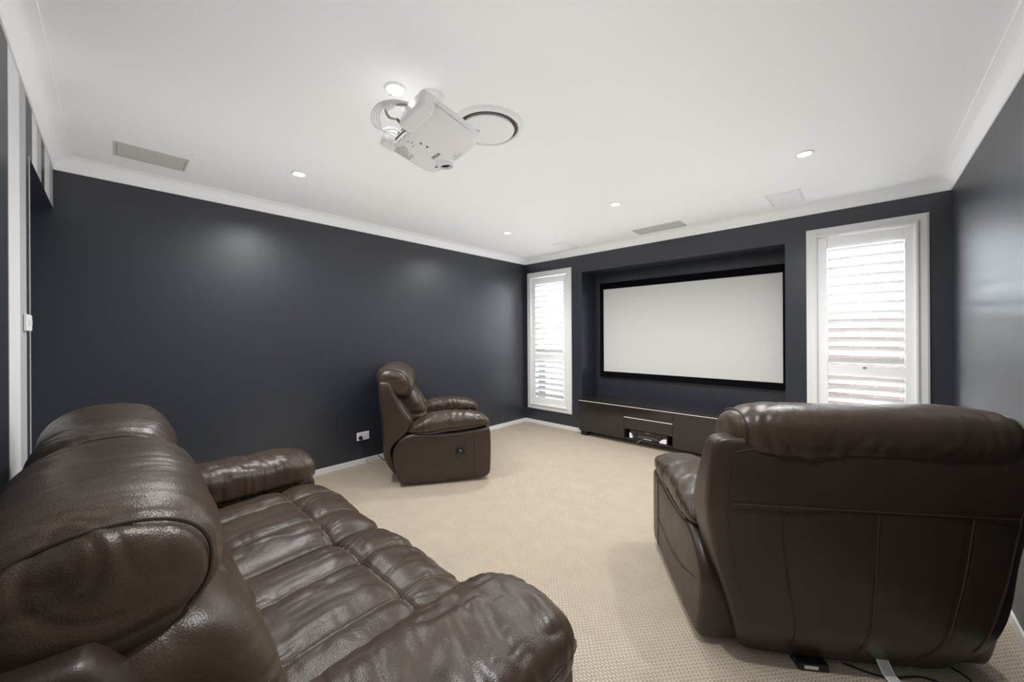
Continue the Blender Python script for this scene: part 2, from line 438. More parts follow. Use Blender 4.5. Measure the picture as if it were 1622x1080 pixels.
MB().lathe([(.172, .0), (.168, -.008), (.172, -.015), (.181, -.018), (.196, -.013), (.205, 0)], n=64).build('outer_ring', M['vent_white'], e, smooth=True)
MB().lathe([(.140, -.0015), (.173, -.0015)], n=64).build('slot', M['slot'], e)
MB().lathe([(.0005, -.030), (.12, -.029), (.146, -.024), (.149, -.018), (.140, -.014)], n=64, cap0=True).build('disc', M['vent_white'], e, smooth=True)
MB().lathe([(.0005, -.004), (.012, -.004), (.014, 0)], c=(-.03, -.05, -.028), n=20, cap0=True).build('knob', M['vent_grey'], e, smooth=True)

# ------------------------------------------------------------------ projector (hung upside down)
pr = empty('projector', (-1.478, 1.022, 2.268)); pr.rotation_euler = (math.radians(-16), 0, math.radians(-6))
tag(pr, 'white ceiling projector hanging upside down with cables at its rear', 'projector')
W, Dp, Hh = .212, .145, .058
def dproj(U):
    P = U*np.array([W, Dp-.022, Hh]); P[:,1] += .022
    fr = np.clip((P[:,1]-.05)/.12, 0, 1); P[:,1] += .018*fr*(1-(P[:,0]/W)**2); P[:,2] += .012*fr*(P[:,2] < 0)
    P[:,2] = np.where(P[:,2] > 0, P[:,2]*.45, P[:,2])
    return P
soft('casing', M['white_plastic'], pr, (44, 30, 16), 2, 7, 9, dproj)
for (a, b) in ((-W, -.150), (-.005, W)):
    def dear(U, a=a, b=b):
        P = np.empty_like(U); P[:,0] = (a+b)/2+U[:,0]*(b-a)/2; P[:,1] = -.118+U[:,1]*.036; P[:,2] = np.where(U[:,2] > 0, U[:,2]*Hh*.44, U[:,2]*Hh*.985); return P
    soft('rear_housing', M['white_plastic'], pr, (16, 10, 16), 2, 8, 6, dear)
mb = MB().box(-.150, -.005, -.103, -.095, -Hh+.012, .020); mb.build('connector_panel', M['white_plastic'], pr)
mb = MB()
for i, (x, z, w, h) in enumerate([(-.135, -.02, .011, .007), (-.112, -.02, .010, .006), (-.090, -.02, .012, .005), (-.066, -.02, .009, .006), (-.04, -.02, .013, .008), (-.125, .006, .012, .005), (-.085, .006, .014, .005), (-.05, .006, .010, .005)]):
    mb.box(x-w, x+w, -.106, -.102, z-h, z+h)
mb.build('ports', M['dark_print'], pr)
# split line round the casing
mb = MB(); mb.tube([(W-.002, -.13, -.012), (W+.001, .0, -.012), (W-.001, .09, -.012)], .0012, 6); mb.build('casing_seam', M['grey_print'], pr)
# lens in its scoop at the front underside
lens_c, lens_r = Vector((-.050, .132, -.050)), (math.radians(-64), 0, 0)
o = MB().lathe([(.040, -.03), (.041, .008), (.037, .013), (.031, .006), (.027, -.012)], n=36, axis='y').build('lens_ring', M['white_plastic'], pr, smooth=True)
o.location = lens_c; o.rotation_euler = lens_r
o = MB().lathe([(.029, .000), (.022, .006), (.010, .009), (.0005, .010)], n=28, axis='y', cap1=True).build('lens', mat('dark lens glass', (.008, .010, .012), .08), pr, smooth=True)
o.location = lens_c; o.rotation_euler = lens_r
MB().box(-.112, -.074, .108, .112, -Hh-.0008, -Hh+.002).build('focus_slider', M['dark_print'], pr)
MB().lathe([(.0005, -Hh-.0025), (.005, -Hh-.002), (.006, -Hh+.001)], c=(.0, .0, 0), n=16, cap0=True).build('screw_hole', M['dark_print'], pr)
MB().lathe([(.0005, -Hh-.003), (.006, -Hh-.002), (.007, -Hh+.001)], c=(-.005, -.03, 0), n=16, cap0=True).build('foot', M['chrome'], pr)
def text(body, size, x, y, rot, parent, name, m):
    cu = bpy.data.curves.new(name, 'FONT'); cu.body = body; cu.size = size; cu.align_x = 'CENTER'; cu.align_y = 'CENTER'; cu.extrude = .0002
    tmp = bpy.data.objects.new(name, cu); COL.objects.link(tmp)
    dg = bpy.context.evaluated_depsgraph_get(); me = bpy.data.meshes.new_from_object(tmp.evaluated_get(dg))
    bpy.data.objects.remove(tmp); me.materials.clear(); me.materials.append(m)
    o = bpy.data.objects.new(name, me); link(o, parent); o.location = (x, y, -Hh-.0006); o.rotation_euler = (PI, 0, rot); return o
text('EPSON', .022, -.022, .062, 0, pr, 'logo', M['dark_print'])
mb = MB()
for i in range(9):
    y = -.085+i*.0095; w = random.uniform(.02, .045)
    x = -.185; 
    while x < -.185+w*1.9:
        l = random.uniform(.004, .014); mb.box(x, x+l, y, y+.0034, -Hh-.0008, -Hh); x += l+.0025
for (x, y, w) in [(-.09, -.105, .03), (-.04, -.105, .018), (-.11, .128, .03), (.035, .125, .06), (.05, .112, .02), (-.06, -.075, .012), (-.05, -.06, .02), (-.07, -.045, .016)]:
    q = x
    while q < x+w:
        l = random.uniform(.003, .009); mb.box(q, q+l, y, y+.0035, -Hh-.0008, -Hh); q += l+.003
mb.build('printed_label', M['grey_print'], pr)
# mount: plate, pole, bracket
pm = empty('projector_mount', (-1.535, 1.07, ZT)); tag(pm, 'white ceiling bracket and short pole holding the projector', 'bracket')
MB().lathe([(.0005, -.014), (.045, -.014), (.058, -.010), (.062, 0)], n=32, cap0=True).build('ceiling_plate', M['white_plastic'], pm, smooth=True)
MB().lathe([(.018, -.012), (.018, -.105)], n=20).build('pole', M['white_plastic'], pm, smooth=True)
MB().box(-.045, .045, -.045, .03, -.215, -.105).build('bracket', M['white_plastic'], pm, bevel=.006)
# cables: from the rear sockets up in a loop and back over the projector to the ceiling
pmx = pr.matrix_basis.copy() if False else Matrix.Translation(pr.location) @ pr.rotation_euler.to_matrix().to_4x4()
def pw(x, y, z): return pmx @ Vector((x, y, z))
for i in range(4):
    s = [(-.135, -.02), (-.112, -.02), (-.090, -.015), (-.125, .012)][i]; k = i-1.5
    p = [pw(s[0], -.106, s[1]), pw(s[0]-.008, -.135, s[1]+.002), (-1.606-.006*k, .842-.004*k, 2.275+.003*k), (-1.588-.010*k, .808-.006*k, 2.296),
         (-1.556-.010*k, .795-.007*k, 2.316+.002*k), (-1.522-.006*k, .806-.007*k, 2.338+.003*k), (-1.492, .846-.009*k, 2.352+.003*k), (-1.467, .893-.010*k, 2.360), (-1.45, .96, 2.362), (-1.47, 1.03, 2.372)]
    tag(MB().tube(smooth_path(p, 8), .0032, 8).build('video_cable', M['cable_white'], smooth=True),
        'thin white cable looping from the rear of the ceiling projector', 'cable', 'projector cables')
gc = empty('thick_grey_cable', pw(-.04, -.106, -.02)); gi = -Vector(gc.location)
o = MB().tube(smooth_path([pw(-.045, -.150, .006), (-1.528, .842, 2.300), (-1.532, .826, 2.328), (-1.515, .836, 2.346), (-1.475, .885, 2.350), (-1.455, .96, 2.352)], 8), .0056, 8).build('cable', M['cable_grey'], gc, smooth=True); o.location = gi
o = MB().tube([pw(-.026, -.104, -.024), pw(-.034, -.125, -.012), pw(-.047, -.152, .008)], [.009, .0085, .006], 10).build('plug', M['brown_plug'], gc, smooth=True); o.location = gi
o = MB().tube([(-1.530, .822, 2.334), (-1.505, .846, 2.352)], .016, 12).build('cable_clip', M['white_plastic'], gc, smooth=True); o.location = gi
tag(gc, 'thicker grey cable with brown plug at the projector rear', 'cable', 'projector cables')

# ------------------------------------------------------------------ projection screen
sc = empty('projection_screen', (-1.60, YF+ND, .76)); iv = -Vector(sc.location)
sx0, sx1, sz0, sz1 = -2.625, -.591, .828, 1.958; fw = .055
mb = MB(); ring_frame(mb, sx0-fw, sx1+.050, sz0-fw-.02, sz1+fw+.03, [(0, 0), (0, .034), (.05, .034), (.05, 0)], YF+ND-.001)
o = mb.build('border', M['velvet'], sc); o.location = iv
o = MB().box(sx0, sx1, YF+ND-.032, YF+ND-.022, sz0, sz1).build('fabric', M['screen'], sc); o.location = iv
mb = MB()
for q in ((sx0-.005, sx1+.005, sz1, sz1+.034), (sx0-.005, sx1+.005, sz0-.026, sz0), (sx0-.006, sx0, sz0, sz1), (sx1, sx1+.006, sz0, sz1)):
    mb.box(q[0], q[1], YF+ND-.036, YF+ND-.030, q[2], q[3])
o = mb.build('inner_border', M['velvet'], sc); o.location = iv
o = MB().box(sx0-fw, sx1+.048, YF+ND-.037, YF+ND-.001, sz1+.085, sz1+.089).build('border_edge', M['black_plastic'], sc); o.location = iv
tag(sc, 'wide white projection screen with black border inside the dark niche', 'projection screen')

# ------------------------------------------------------------------ TV cabinet
CX0, CXW, CY0, CZ = -2.775, 1.84, YF-.10, .485
cab = empty('tv_cabinet', (CX0+CXW/2, CY0, 0)); iv = -Vector(cab.location); CX1 = CX0+CXW; CY1 = YF+ND-.004
tag(cab, 'long low glossy black tv cabinet under the projection screen', 'cabinet')
d1, d2 = CX0+.645, CX0+1.225
def cb(name, m, boxes, bevel=.0015, par=cab, off=None):
    mb = MB()
    for q in boxes: mb.box(*q)
    o = mb.build(name, m, par, bevel=bevel)
    o.location = iv if off is None else off
    return o
cb('top', M['black_gloss'], [(CX0, CX1, CY0-.002, CY1, .462, CZ)])
cb('body', M['black_gloss'], [(CX0+.002, CX0+.02, CY0+.02, CY1, .06, .462), (CX1-.02, CX1-.002, CY0+.02, CY1, .06, .462), (CX0+.02, CX1-.02, CY0+.02, CY1, .06, .078),
   (CX0+.02, CX1-.02, CY1-.01, CY1, .078, .462), (d1-.009, d1+.009, CY0+.02, CY1-.01, .078, .462), (d2-.009, d2+.009, CY0+.02, CY1-.01, .078, .462), (d1+.009, d2-.009, CY0+.02, CY1-.01, .186, .20)])
for i, (a, b) in enumerate(((CX0+.002, d1-.002), (d2+.002, CX1-.002))):
    cb('door', M['black_gloss'], [(a, b, CY0, CY0+.019, .062, .454)])
for (a, b) in ((.335, .454), (.190, .325)):
    cb('drawer', M['black_gloss'], [(d1+.001, d2-.001, CY0, CY0+.019, a, b)])
cb('trim_strip', M['alu'], [(CX0, CX1, CY0-.004, CY0+.01, .4555, .4610)], 0)
cb('trim_strip', M['alu'], [(d1+.001, d2-.001, CY0-.004, CY0+.01, .3265, .3325)], 0)
for (x, y) in ((CX0+.03, CY0+.015), (CX1-.12, CY0+.015), (CX0+.03, CY1-.1), (CX1-.12, CY1-.1)):
    cb('leg', M['black_plastic'], [(x-.01, x+.085, y, y+.07, 0, .06)])
cb('shelf_edge', M['black_gloss'], [(d1+.009, d2-.009, CY0+.002, CY0+.02, .062, .080)])
for s in (.24, .78, 1.36): cb('hinge_pin', M['chrome'], [(CX0+s-.008, CX0+s+.008, CY0+.10, CY0+.112, .485, .4865)], 0)
# receiver in the open bay
rv = empty('av_receiver', ((d1+d2)/2-.005, CY0+.034, .0785)); iv2 = Vector((0, 0, 0))
tag(rv, 'black receiver with knobs inside the open bay of the black cabinet', 'receiver')
MB().box(-.225, .225, 0, .28, .004, .098).build('casing', mat('brown black receiver casing', (.055, .047, .040), .45), rv, bevel=.003)
for x in (-.145, .145): MB().lathe([(.022, .002), (.022, -.016), (.018, -.020), (.0005, -.020)], c=(x, 0, .058), n=24, axis='y', cap1=True).build('knob', M['black_plastic'], rv, smooth=True)
MB().box(-.095, .095, -.002, .002, .048, .082).build('display', M['black_gloss'], rv)
mb = MB()
for i in range(13): mb.box(-.10+i*.0155, -.091+i*.0155, -.003, .002, .036, .041)
for i in range(3): mb.box(-.125+i*.012, -.118+i*.012, -.003, .002, .022, .027); mb.box(.11+i*.014, .117+i*.014, -.003, .002, .022, .027)
mb.build('buttons', M['gutter'], rv)
mb = MB()
for i in range(9): mb.box(-.052+i*.0105, -.045+i*.0105, -.003, .002, .010, .018)
for i in range(5): mb.box(-.028+i*.011, -.020+i*.011, -.003, .002, .0875, .0925)
mb.build('lettering', M['white_plastic'], rv)
def quarter(x, r, h, sgn):
    pts = [(x, .006)]+[(x+sgn*r*math.cos(a), .006+h*math.sin(a)) for a in [PI/2*i/10 for i in range(11)]]
    return MB().extrude(pts, 'y', -.022, -.005)
tag(quarter(0, .040, .062, 1).build('white_device', M['white_plastic'], bevel=.003), 'small white curved device left of the receiver in the cabinet bay', 'device', 'white devices in the cabinet bay').location = (rv.location.x-.222, rv.location.y, .0785)
tag(quarter(0, .082, .055, -1).build('white_device', M['white_plastic'], bevel=.003), 'larger white curved device right of the receiver in the cabinet bay', 'device', 'white devices in the cabinet bay').location = (rv.location.x+.222, rv.location.y, .0785)
tag(MB().tube(smooth_path([(rv.location.x-.06, CY0+.03, .086), (rv.location.x-.07, CY0-.004, .083), (rv.location.x-.09, CY0-.03, .062), (rv.location.x-.105, CY0-.04, .05)], 5), .003, 8).build('loose_cable', M['gutter'], smooth=True),
    'short grey cable end poking out under the receiver', 'cable')

# ------------------------------------------------------------------ wall outlet, switch, cord
ol = empty('power_outlet', (XL, 1.778, .290)); tag(ol, 'white double power outlet on the dark left wall behind the recliner', 'power outlet')
MB().box(0, .009, -.066, .066, -.042, .042).build('plate', M['white_plastic'], ol, bevel=.004)
for y in (-.034, .034):
    MB().box(.009, .012, y-.006, y+.006, .016, .031).build('switch', M['white_plastic'], ol, bevel=.001)
mb = MB()
for (dy, dz) in ((-.007, .002), (.007, .002), (0, -.012)): mb.box(.0085, .0094, .034+dy-.0012, .034+dy+.0012, -.012+dz-.004, -.012+dz+.004)
mb.build('socket_slots', M['dark_print'], ol)
pc = empty('mains_lead', (XL+.012, 1.744, .278)); tag(pc, 'black plug and thin cord running from the wall outlet to the recliner', 'lead')
MB().lathe([(.019, 0), (.0195, .018), (.015, .026), (.006, .030), (.0005, .031)], n=20, axis='x', cap0=True, cap1=True).build('plug', M['black_plastic'], pc, smooth=True)
MB().tube(smooth_path([(.022, .004, -.004), (.05, .02, -.03), (.10, .09, -.12), (.16, .16, -.22), (.20, .21, -.258), (.225, .235, -.268)], 8), .0035, 8).build('cord', M['black_plastic'], pc, smooth=True)
tag(MB().tube(smooth_path([(XL+.015, 1.80, .05), (XL+.03, 1.82, .006), (XL+.10, 1.84, .004), (XL+.22, 1.96, .004), (XL+.36, 2.05, .004)], 8), .0022, 6).build('thin_cable', M['cable_grey'], smooth=True),
    'thin grey cable from the baseboard across the carpet to the far recliner', 'cable')
ls = empty('light_switch', (-2.672, YB+.002, 1.397)); tag(ls, 'white light switch plate beside the dark hall opening', 'light switch')
MB().box(-.075, .075, 0, .010, -.036, .036).build('plate', M['white_plastic'], ls, bevel=.003)
for x in (-.03, .03): MB().box(x-.009, x+.009, .010, .014, -.014, .014).build('rocker', M['white_plastic'], ls, bevel=.001)

# ------------------------------------------------------------------ leather lounge pieces (x right, y forward, z up)
LE, LS = M['leather'], M['leather_smooth']
def wr(P, sc, seed, amp): return amp*noise(P*np.array(sc), seed)

PROF = [(-.40, .024), (-.445, .20), (-.462, .315), (-.42, .39), (-.36, .445), (-.29, .466), (-.10, .452), (.10, .455), (.30, .475), (.395, .488),
        (.413, .46), (.418, .30), (.414, .12), (.408, .045), (.36, .030), (.0, .020), (-.25, .018)]
def arm_panel(root, x0, x1, side):
    P = [np.array(p) for p in PROF]
    # densify with slight rounding
    pts = []
    n = len(P)
    for i in range(n):
        a, b = P[i], P[(i+1) % n]; m = max(2, int(np.linalg.norm(b-a)/.03))
        for k in range(m): pts.append(a+(b-a)*k/m)
    pts = np.array(pts)
    for _ in range(2): pts = .25*np.roll(pts, 1, 0)+.5*pts+.25*np.roll(pts, -1, 0)
    c = pts.mean(0); d = np.roll(pts, -1, 0)-np.roll(pts, 1, 0); nr = np.stack([d[:,1], -d[:,0]], 1); nr /= np.linalg.norm(nr, axis=1, keepdims=True)
    if ((pts-c)*nr).sum() < 0: nr = -nr
    r = .028; rings = []
    out = side > 0
    def ring(x, ins, scl=1.0): rings.append((x, c+(pts-nr*ins-c)*scl))
    bul = .010
    for s in (.15, .45, .75): ring(x0-bul*(1-s**2)*.3, r, s)
    for a in (0, .25, .5, .75, 1): ring(x0+r*(1-math.sin(a*PI/2)) if False else x0+r*(1-math.cos(a*PI/2)), r*(1-math.sin(a*PI/2)))
    for t in (.33, .66): ring(x0+r+(x1-x0-2*r)*t, 0)
    for a in (1, .75, .5, .25, 0): ring(x1-r*(1-math.cos(a*PI/2)), r*(1-math.sin(a*PI/2)))
    for s in (.75, .45, .15): ring(x1+bul*(1-s**2)*.6, r, s)
    m = len(pts); vs = []; fs = []
    for (x, q) in rings: vs += [(x, p[0], p[1]) for p in q]
    for i in range(len(rings)-1):
        for j in range(m): fs.append((i*m+j, i*m+(j+1) % m, (i+1)*m+(j+1) % m, (i+1)*m+j))
    fs.append(tuple(range(m))[::-1]); fs.append(tuple(range((len(rings)-1)*m, len(rings)*m)))
    o = MB().add(vs, fs).build('arm_panel', LS, root, smooth=True, sharp=math.radians(80))
    # sewn seams on the outer face
    xo = x1+.001 if side > 0 else x0-.001
    s1 = [(xo, .26, z) for z in np.linspace(.06, .455, 10)]
    s2 = smooth_path([(xo-.012*side, -.448, .30), (xo, -.36, .268), (xo+.002*side, -.22, .222), (xo+.004*side, -.05, .198), (xo+.003*side, .12, .208), (xo, .258, .222)], 6)
    mb = MB(); mb.tube([(p[0]+.004*side, p[1], p[2]) for p in s1], .0022, 6); mb.tube([(p[0]+.003*side, p[1], p[2]) for p in s2], .0022, 6)
    mb.build('seam', M['piping'], o, smooth=True)
    return o

def arm_pad(root, x0, x1, side, top=.625, thick=1.0, seed=0, dens=1.0, roll=False):
    xc, xh = (x0+x1)/2, (x1-x0)/2
    yk = [-.34, -.27, -.15, 0, .15, .28, .36, .42]
    zt = [.50, .555, top-.02, top, top, top-.012, top-.04, top-.09]
    zb = [.455, .440, .428, .440, .455, .472, .482, .492]
    n1 = 4.5; pc_ = -.62
    if roll: zt = [.565, .62, top-.005, top, top, top-.004, top-.012, top-.03]; zb = [.43, .42, .41, .41, .415, .42, .43, .44]; n1 = 8; pc_ = .0
    def df(U):
        P = np.empty_like(U); y = .04+.37*U[:,1]; P[:,1] = y
        a, b = ip(y, yk, zb), ip(y, yk, zt)
        P[:,0] = xc+xh*U[:,0]
        crown = (1-.16*(U[:,0]*side > 0)*U[:,0]**2)
        P[:,2] = np.where(U[:,2] > 0, (a+b)/2+(b-a)/2*U[:,2]*crown, (a+b)/2+(b-a)/2*U[:,2])
        return P
    def dp(P, U):
        t = np.clip(U[:,2]+.3, 0, 1)
        edge = gz(np.abs(U[:,0])-1, .35)
        r = wr(P, (5, 8, 6), seed, .007) + .0040*t*ridged(np.stack([P[:,0]*7+3*noise(P*4, seed+5), P[:,1]*17+P[:,0]*side*6, P[:,2]*6], 1), seed+1)
        r += .0035*edge*ridged(np.stack([P[:,0]*3, P[:,1]*34, P[:,2]*4], 1), seed+2)
        r += t*(.0012*ridged(np.stack([P[:,0]*12+2*noise(P*7, seed+8), P[:,1]*38+P[:,0]*side*14, P[:,2]*8], 1), seed+9))
        zz = U[:,2]+.55
        return r*thick - .010*gz(zz, .10)*(np.abs(U[:,0]) > .6)
    N = (int(26*dens), int(60*dens), int(16*dens))
    o, P, F = soft('arm_pad', LE, root, N, 1, n1, 2.9, df, dp)
    # piping along the lower edge: out along the side and round the front
    q = [(side, t, pc_) for t in np.linspace(-.9, 1, 24)] + [(t*side, 1, pc_) for t in np.linspace(.9, -.9, 10)]
    pp = path_on(df, 1, n1, 2.9, q, .003)
    MB().tube([tuple(p) for p in pp], .0042, 7).build('piping', M['piping'], o, smooth=True)
    return o

def backrest(root, cx, hb, ht, seed=0, rear=True, dens=1.0, zt=.935):
    def W(z): return ip(z, [.05, .25, .45, .65, .85, 1.0], [hb, hb+(ht-hb)*.42, hb+(ht-hb)*.80, ht, ht*.985, ht*.95])
    def yr(z): return ip(z, [.05, .20, .38, .60, .86, .96], [-.44, -.525, -.545, -.556, -.578, -.575])
    def yf(z): return ip(z, [.05, .20, .36, .42, .53, .70, .90, .96], [-.37, -.445, -.435, -.36, -.285, -.365, -.455, -.475])
    def df(U):
        P = np.empty_like(U); z = (zt+.032)/2+(zt-.032)/2*U[:,2]; P[:,2] = z
        P[:,0] = cx+W(z)*U[:,0]
        a, b = yr(z), yf(z); P[:,1] = (a+b)/2+(b-a)/2*U[:,1]
        return P
    def dp(P, U):
        r = wr(P, (4, 4, 4), seed, .004)
        if rear:
            back = np.clip(-U[:,1]*4-2.5, 0, 1); X = P[:,0]-cx
            g = gz(P[:,2]-.675, .006)
            for f in (-.55, .05, .62):
                w = W(P[:,2]); g = np.maximum(g, gz(X-f*w*.96, .005)*(P[:,2] < .675))
            r = r-.0045*g*back + .006*back*gz(X, .3)
        return r
    N = (int(70*dens), int(16*dens), int(64*dens))
    o, P, F = soft('backrest', LS, root, N, 2, 28, 7.5, df, dp)
    # border seams: rear edge and front edge of the side wings
    mb = MB()
    for s in (-1, 1):
        mb.tube([tuple(p) for p in path_on(df, 2, 28, 7.5, [(s*.93, -1, t) for t in np.linspace(-.75, .88, 30)], .003)], .003, 6)
        if rear: mb.tube([tuple(p) for p in path_on(df, 2, 28, 7.5, [(s, .86, t) for t in np.linspace(-.15, .95, 26)], .002)], .003, 6)
    mb.tube([tuple(p) for p in path_on(df, 2, 28, 7.5, [(t, -1, .93) for t in np.linspace(-.9, .9, 30)], .0)], .003, 6)
    if rear: 
        mb.tube([(cx+t*ht*.95, float(yr(np.array([.675]))[0])-.0055-.003*(1-t*t), .683) for t in np.linspace(-.9, .9, 24)], .0022, 6)
        for f in (-.55, .05, .62):
            mb.tube([(cx+f*float(W(np.array([z]))[0])*.96+.004, float(yr(np.array([z]))[0])-.0035-.006*float(gz(f*.5, .3)), z) for z in np.linspace(.10, .67, 20)], .0022, 6)
    mb.build('seam', M['piping'], o, smooth=True)
    return o

def headrest(root, cx, half, seed=0, dens=1.0, fat=1.0, lean=-.040):
    def df(U):
        P = np.empty_like(U); b, c = U[:,1], U[:,2]
        P[:,0] = cx+half*U[:,0]*(1-.03*(c < 0)*c*c)
        P[:,1] = -.445+.168*fat*b
        P[:,2] = .918+.132*c+lean*b*(1-.3*c)
        sag = 1-U[:,0]**2
        P[:,2] += .006*sag
        return P
    def dp(P, U):
        X = (P[:,0]-cx); e = np.clip((np.abs(U[:,0])-.35)/.6, 0, 1)
        d = wr(P, (3.2, 6, 6), seed, .008)
        q = np.stack([X*15+2.2*noise(P*5, seed+3), P[:,1]*4, P[:,2]*4], 1)
        d += .0042*ridged(q, seed+1)*(.45+.55*e)
        q = np.stack([X*34+2*noise(P*8, seed+4), P[:,1]*5, P[:,2]*5], 1)
        d += .0022*ridged(q, seed+2)*e
        low = gz(U[:,2]+.55, .5)
        d += .003*ridged(np.stack([X*22, P[:,1]*6, P[:,2]*9], 1), seed+6)*low
        # end seam groove
        d -= .007*gz(np.abs(U[:,0])-.90, .03)
        return d
    N = (int(84*dens), int(34*dens), int(28*dens))
    o, P, F = soft('headrest', LE, root, N, 0, 5, 2.3, df, dp)
    for s in (-1, 1):
        q = []
        for a in np.linspace(0, 2*PI, 56, endpoint=False):
            ca, sa = math.cos(a), math.sin(a); r = .80/((abs(ca)**2.3+abs(sa)**2.3)**(1/2.3)); q.append((s*.925, r*ca, r*sa))
        pp = df(np.array(q)); pp = pp+dp(pp, np.array(q))[:,None]*0
        MB().tube([tuple(p) for p in pp], .0036, 6, closed=True).build('piping', M['piping'], o, smooth=True)
    return o

def lumbar(root, cx, half, seed=0, dens=1.0):
    def df(U):
        P = np.empty_like(U); P[:,0] = cx+half*U[:,0]; z = .64+.215*U[:,2]; P[:,2] = z
        cy = ip(z, [.42, .55, .70, .86], [-.285, -.30, -.345, -.40]); P[:,1] = cy+.150*U[:,1]
        return P
    def dp(P, U):
        X = P[:,0]-cx; d = wr(P, (5, 5, 5), seed, .009)
        d += .004*ridged(np.stack([X*8+2*noise(P*4, seed+2), P[:,1]*4, P[:,2]*16], 1), seed+1)
        for f in (-.36, .36): d -= .010*gz(X-f*half*1.1, .016)+.008*gz(X-f*half*1.1, .05)
        d -= .012*gz(P[:,2]-.60, .016)*(U[:,1] > 0)
        return d
    return soft('lumbar_cushion', LE, root, (int(50*dens), int(20*dens), int(30*dens)), 0, 5, 3, df, dp)[0]

def seat_cushion(root, cx, half, cols, rowy, seed=0, dens=1.0, stitched=True, top=.485):
    def df(U):
        P = np.empty_like(U); P[:,0] = cx+half*U[:,0]; y = .065+.395*U[:,1]; P[:,1] = y
        zt = ip(y, [-.33, -.1, .2, .36, .46], [top-.03, top-.015, top, top-.005, top-.045]); zb = .25
        P[:,2] = (zt+zb)/2+(zt-zb)/2*U[:,2]
        return P
    def dp(P, U):
        X, Y = P[:,0]-cx, P[:,1]; up = np.clip(U[:,2]*2.2-.6, 0, 1)
        d = wr(P, (4, 4, 4), seed, .007)
        near = gz(Y-rowy, .11)
        for c in cols:
            d -= up*(.0055*gz(X-c, .006)+.0065*gz(X-c, .034))
            near = np.maximum(near, gz(X-c, .09))
        d -= up*(.009*gz(Y-rowy, .008)+.010*gz(Y-rowy, .040))
        w = ridged(np.stack([X*26+2.4*noise(P*6, seed+4), Y*7, P[:,2]*5], 1), seed+1)
        w2 = ridged(np.stack([X*9+Y*6+2*noise(P*5, seed+7), Y*22, P[:,2]*5], 1), seed+2)
        d += up*near*(.0026*w+.0022*w2) + up*.0022*ridged(P*np.array([11, 7, 7]), seed+3)
        front = np.clip((U[:,1]-.55)*3, 0, 1)
        d += .003*front*ridged(np.stack([X*24, Y*5, P[:,2]*5], 1), seed+5)
        return d
    N = (int(64*dens), int(60*dens), int(18*dens))
    o, P, F = soft('seat_cushion', LE, root, N, 2, 5.5, 7, df, dp)
    if stitched:
        bv = BVHTree.FromPolygons([tuple(p) for p in P], F); mb = MB()
        def run(x0, y0, x1, y1, off):
            L = math.hypot(x1-x0, y1-y0); n = int(L/.0085); tx, ty = (x1-x0)/L, (y1-y0)/L
            for i in range(n):
                q = []
                for f in (.12, .88):
                    t = (i+f)/n; x = x0+(x1-x0)*t-ty*off; y = y0+(y1-y0)*t+tx*off
                    h = bv.ray_cast(Vector((x, y, .8)), Vector((0, 0, -1)))
                    if h[0] is None: q = None; break
                    q.append((x, y, h[0].z+.0004))
                if q: mb.tube(q, .0012, 4)
        for c in cols:
            for off in (-.0075, .0075): run(cx+c, -.20, cx+c, .44, off)
        for off in (-.010, .010): run(cx-half*.93, rowy, cx+half*.93, rowy, off)
        mb.build('stitching', M['stitch'], o)
    return o

def footrest(root, cx, half, seed=0):
    def df(U):
        P = np.empty_like(U); P[:,0] = cx+half*U[:,0]; P[:,1] = .408+.032*U[:,1]+.012*(1-U[:,2]**2); P[:,2] = .225+.165*U[:,2]; return P
    return soft('footrest', LE, root, (30, 8, 20), 1, 4, 5, df, lambda P, U: wr(P, (6, 6, 6), seed, .005))[0]

# ---- recliner
rec = empty('recliner_armchair')
b = MB(); b.box(-.26, .26, -.34, .36, .035, .26); b.build('base', M['black_matte'], rec, bevel=.01)
mb = MB()
for x in (-.24, .24): mb.box(x-.018, x+.018, -.36, .34, 0, .035)
mb.box(-.24, .24, -.33, -.29, .01, .035); mb.box(-.24, .24, .27, .31, .01, .035); mb.build('metal_frame', M['black_plastic'], rec, bevel=.004)
for s in (-1, 1):
    a, c = sorted((s*.30, s*.52)); arm_panel(rec, a, c, s)
    a, c = sorted((s*.275, s*.535)); arm_pad(rec, a, c, s, .630, seed=11+s)
backrest(rec, 0, .375, .522, seed=3)
headrest(rec, .030, .466, seed=21)
lumbar(rec, 0, .30, seed=31)
seat_cushion(rec, 0, .285, (-.10, .10), .20, seed=41, dens=.8, stitched=False)
footrest(rec, 0, .28, 51)
pbn = MB().lathe([(.040, 0), (.042, .006), (.036, .009), (.032, .004)], c=(.533, .133, .286), n=28, axis='x').build('power_control', M['black_plastic'], rec, smooth=True)
MB().lathe([(.030, .003), (.029, .006), (.012, .007), (.0005, .007)], c=(.533, .133, .286), n=28, axis='x', cap1=True).build('control_face', M['black_plastic'], pbn, smooth=True)
MB().box(.539, .5415, .128, .138, .292, .302).build('control_button', M['chrome'], pbn)
rec.location = (-3.165, 2.325, 0); rec.rotation_euler = (0, 0, math.radians(-34))
rec2 = copy_tree(rec); rec2.scale = (1.04, 1, 1); rec2.location = (-.310, 2.345, 0); rec2.rotation_euler = (0, 0, math.radians(35))
tag(rec, 'dark brown leather recliner seen from its side, standing by the dark left wall', 'armchair', 'leather recliner armchairs')
tag(rec2, 'dark brown leather recliner turned back towards the viewer, beside the right wall', 'armchair', 'leather recliner armchairs')
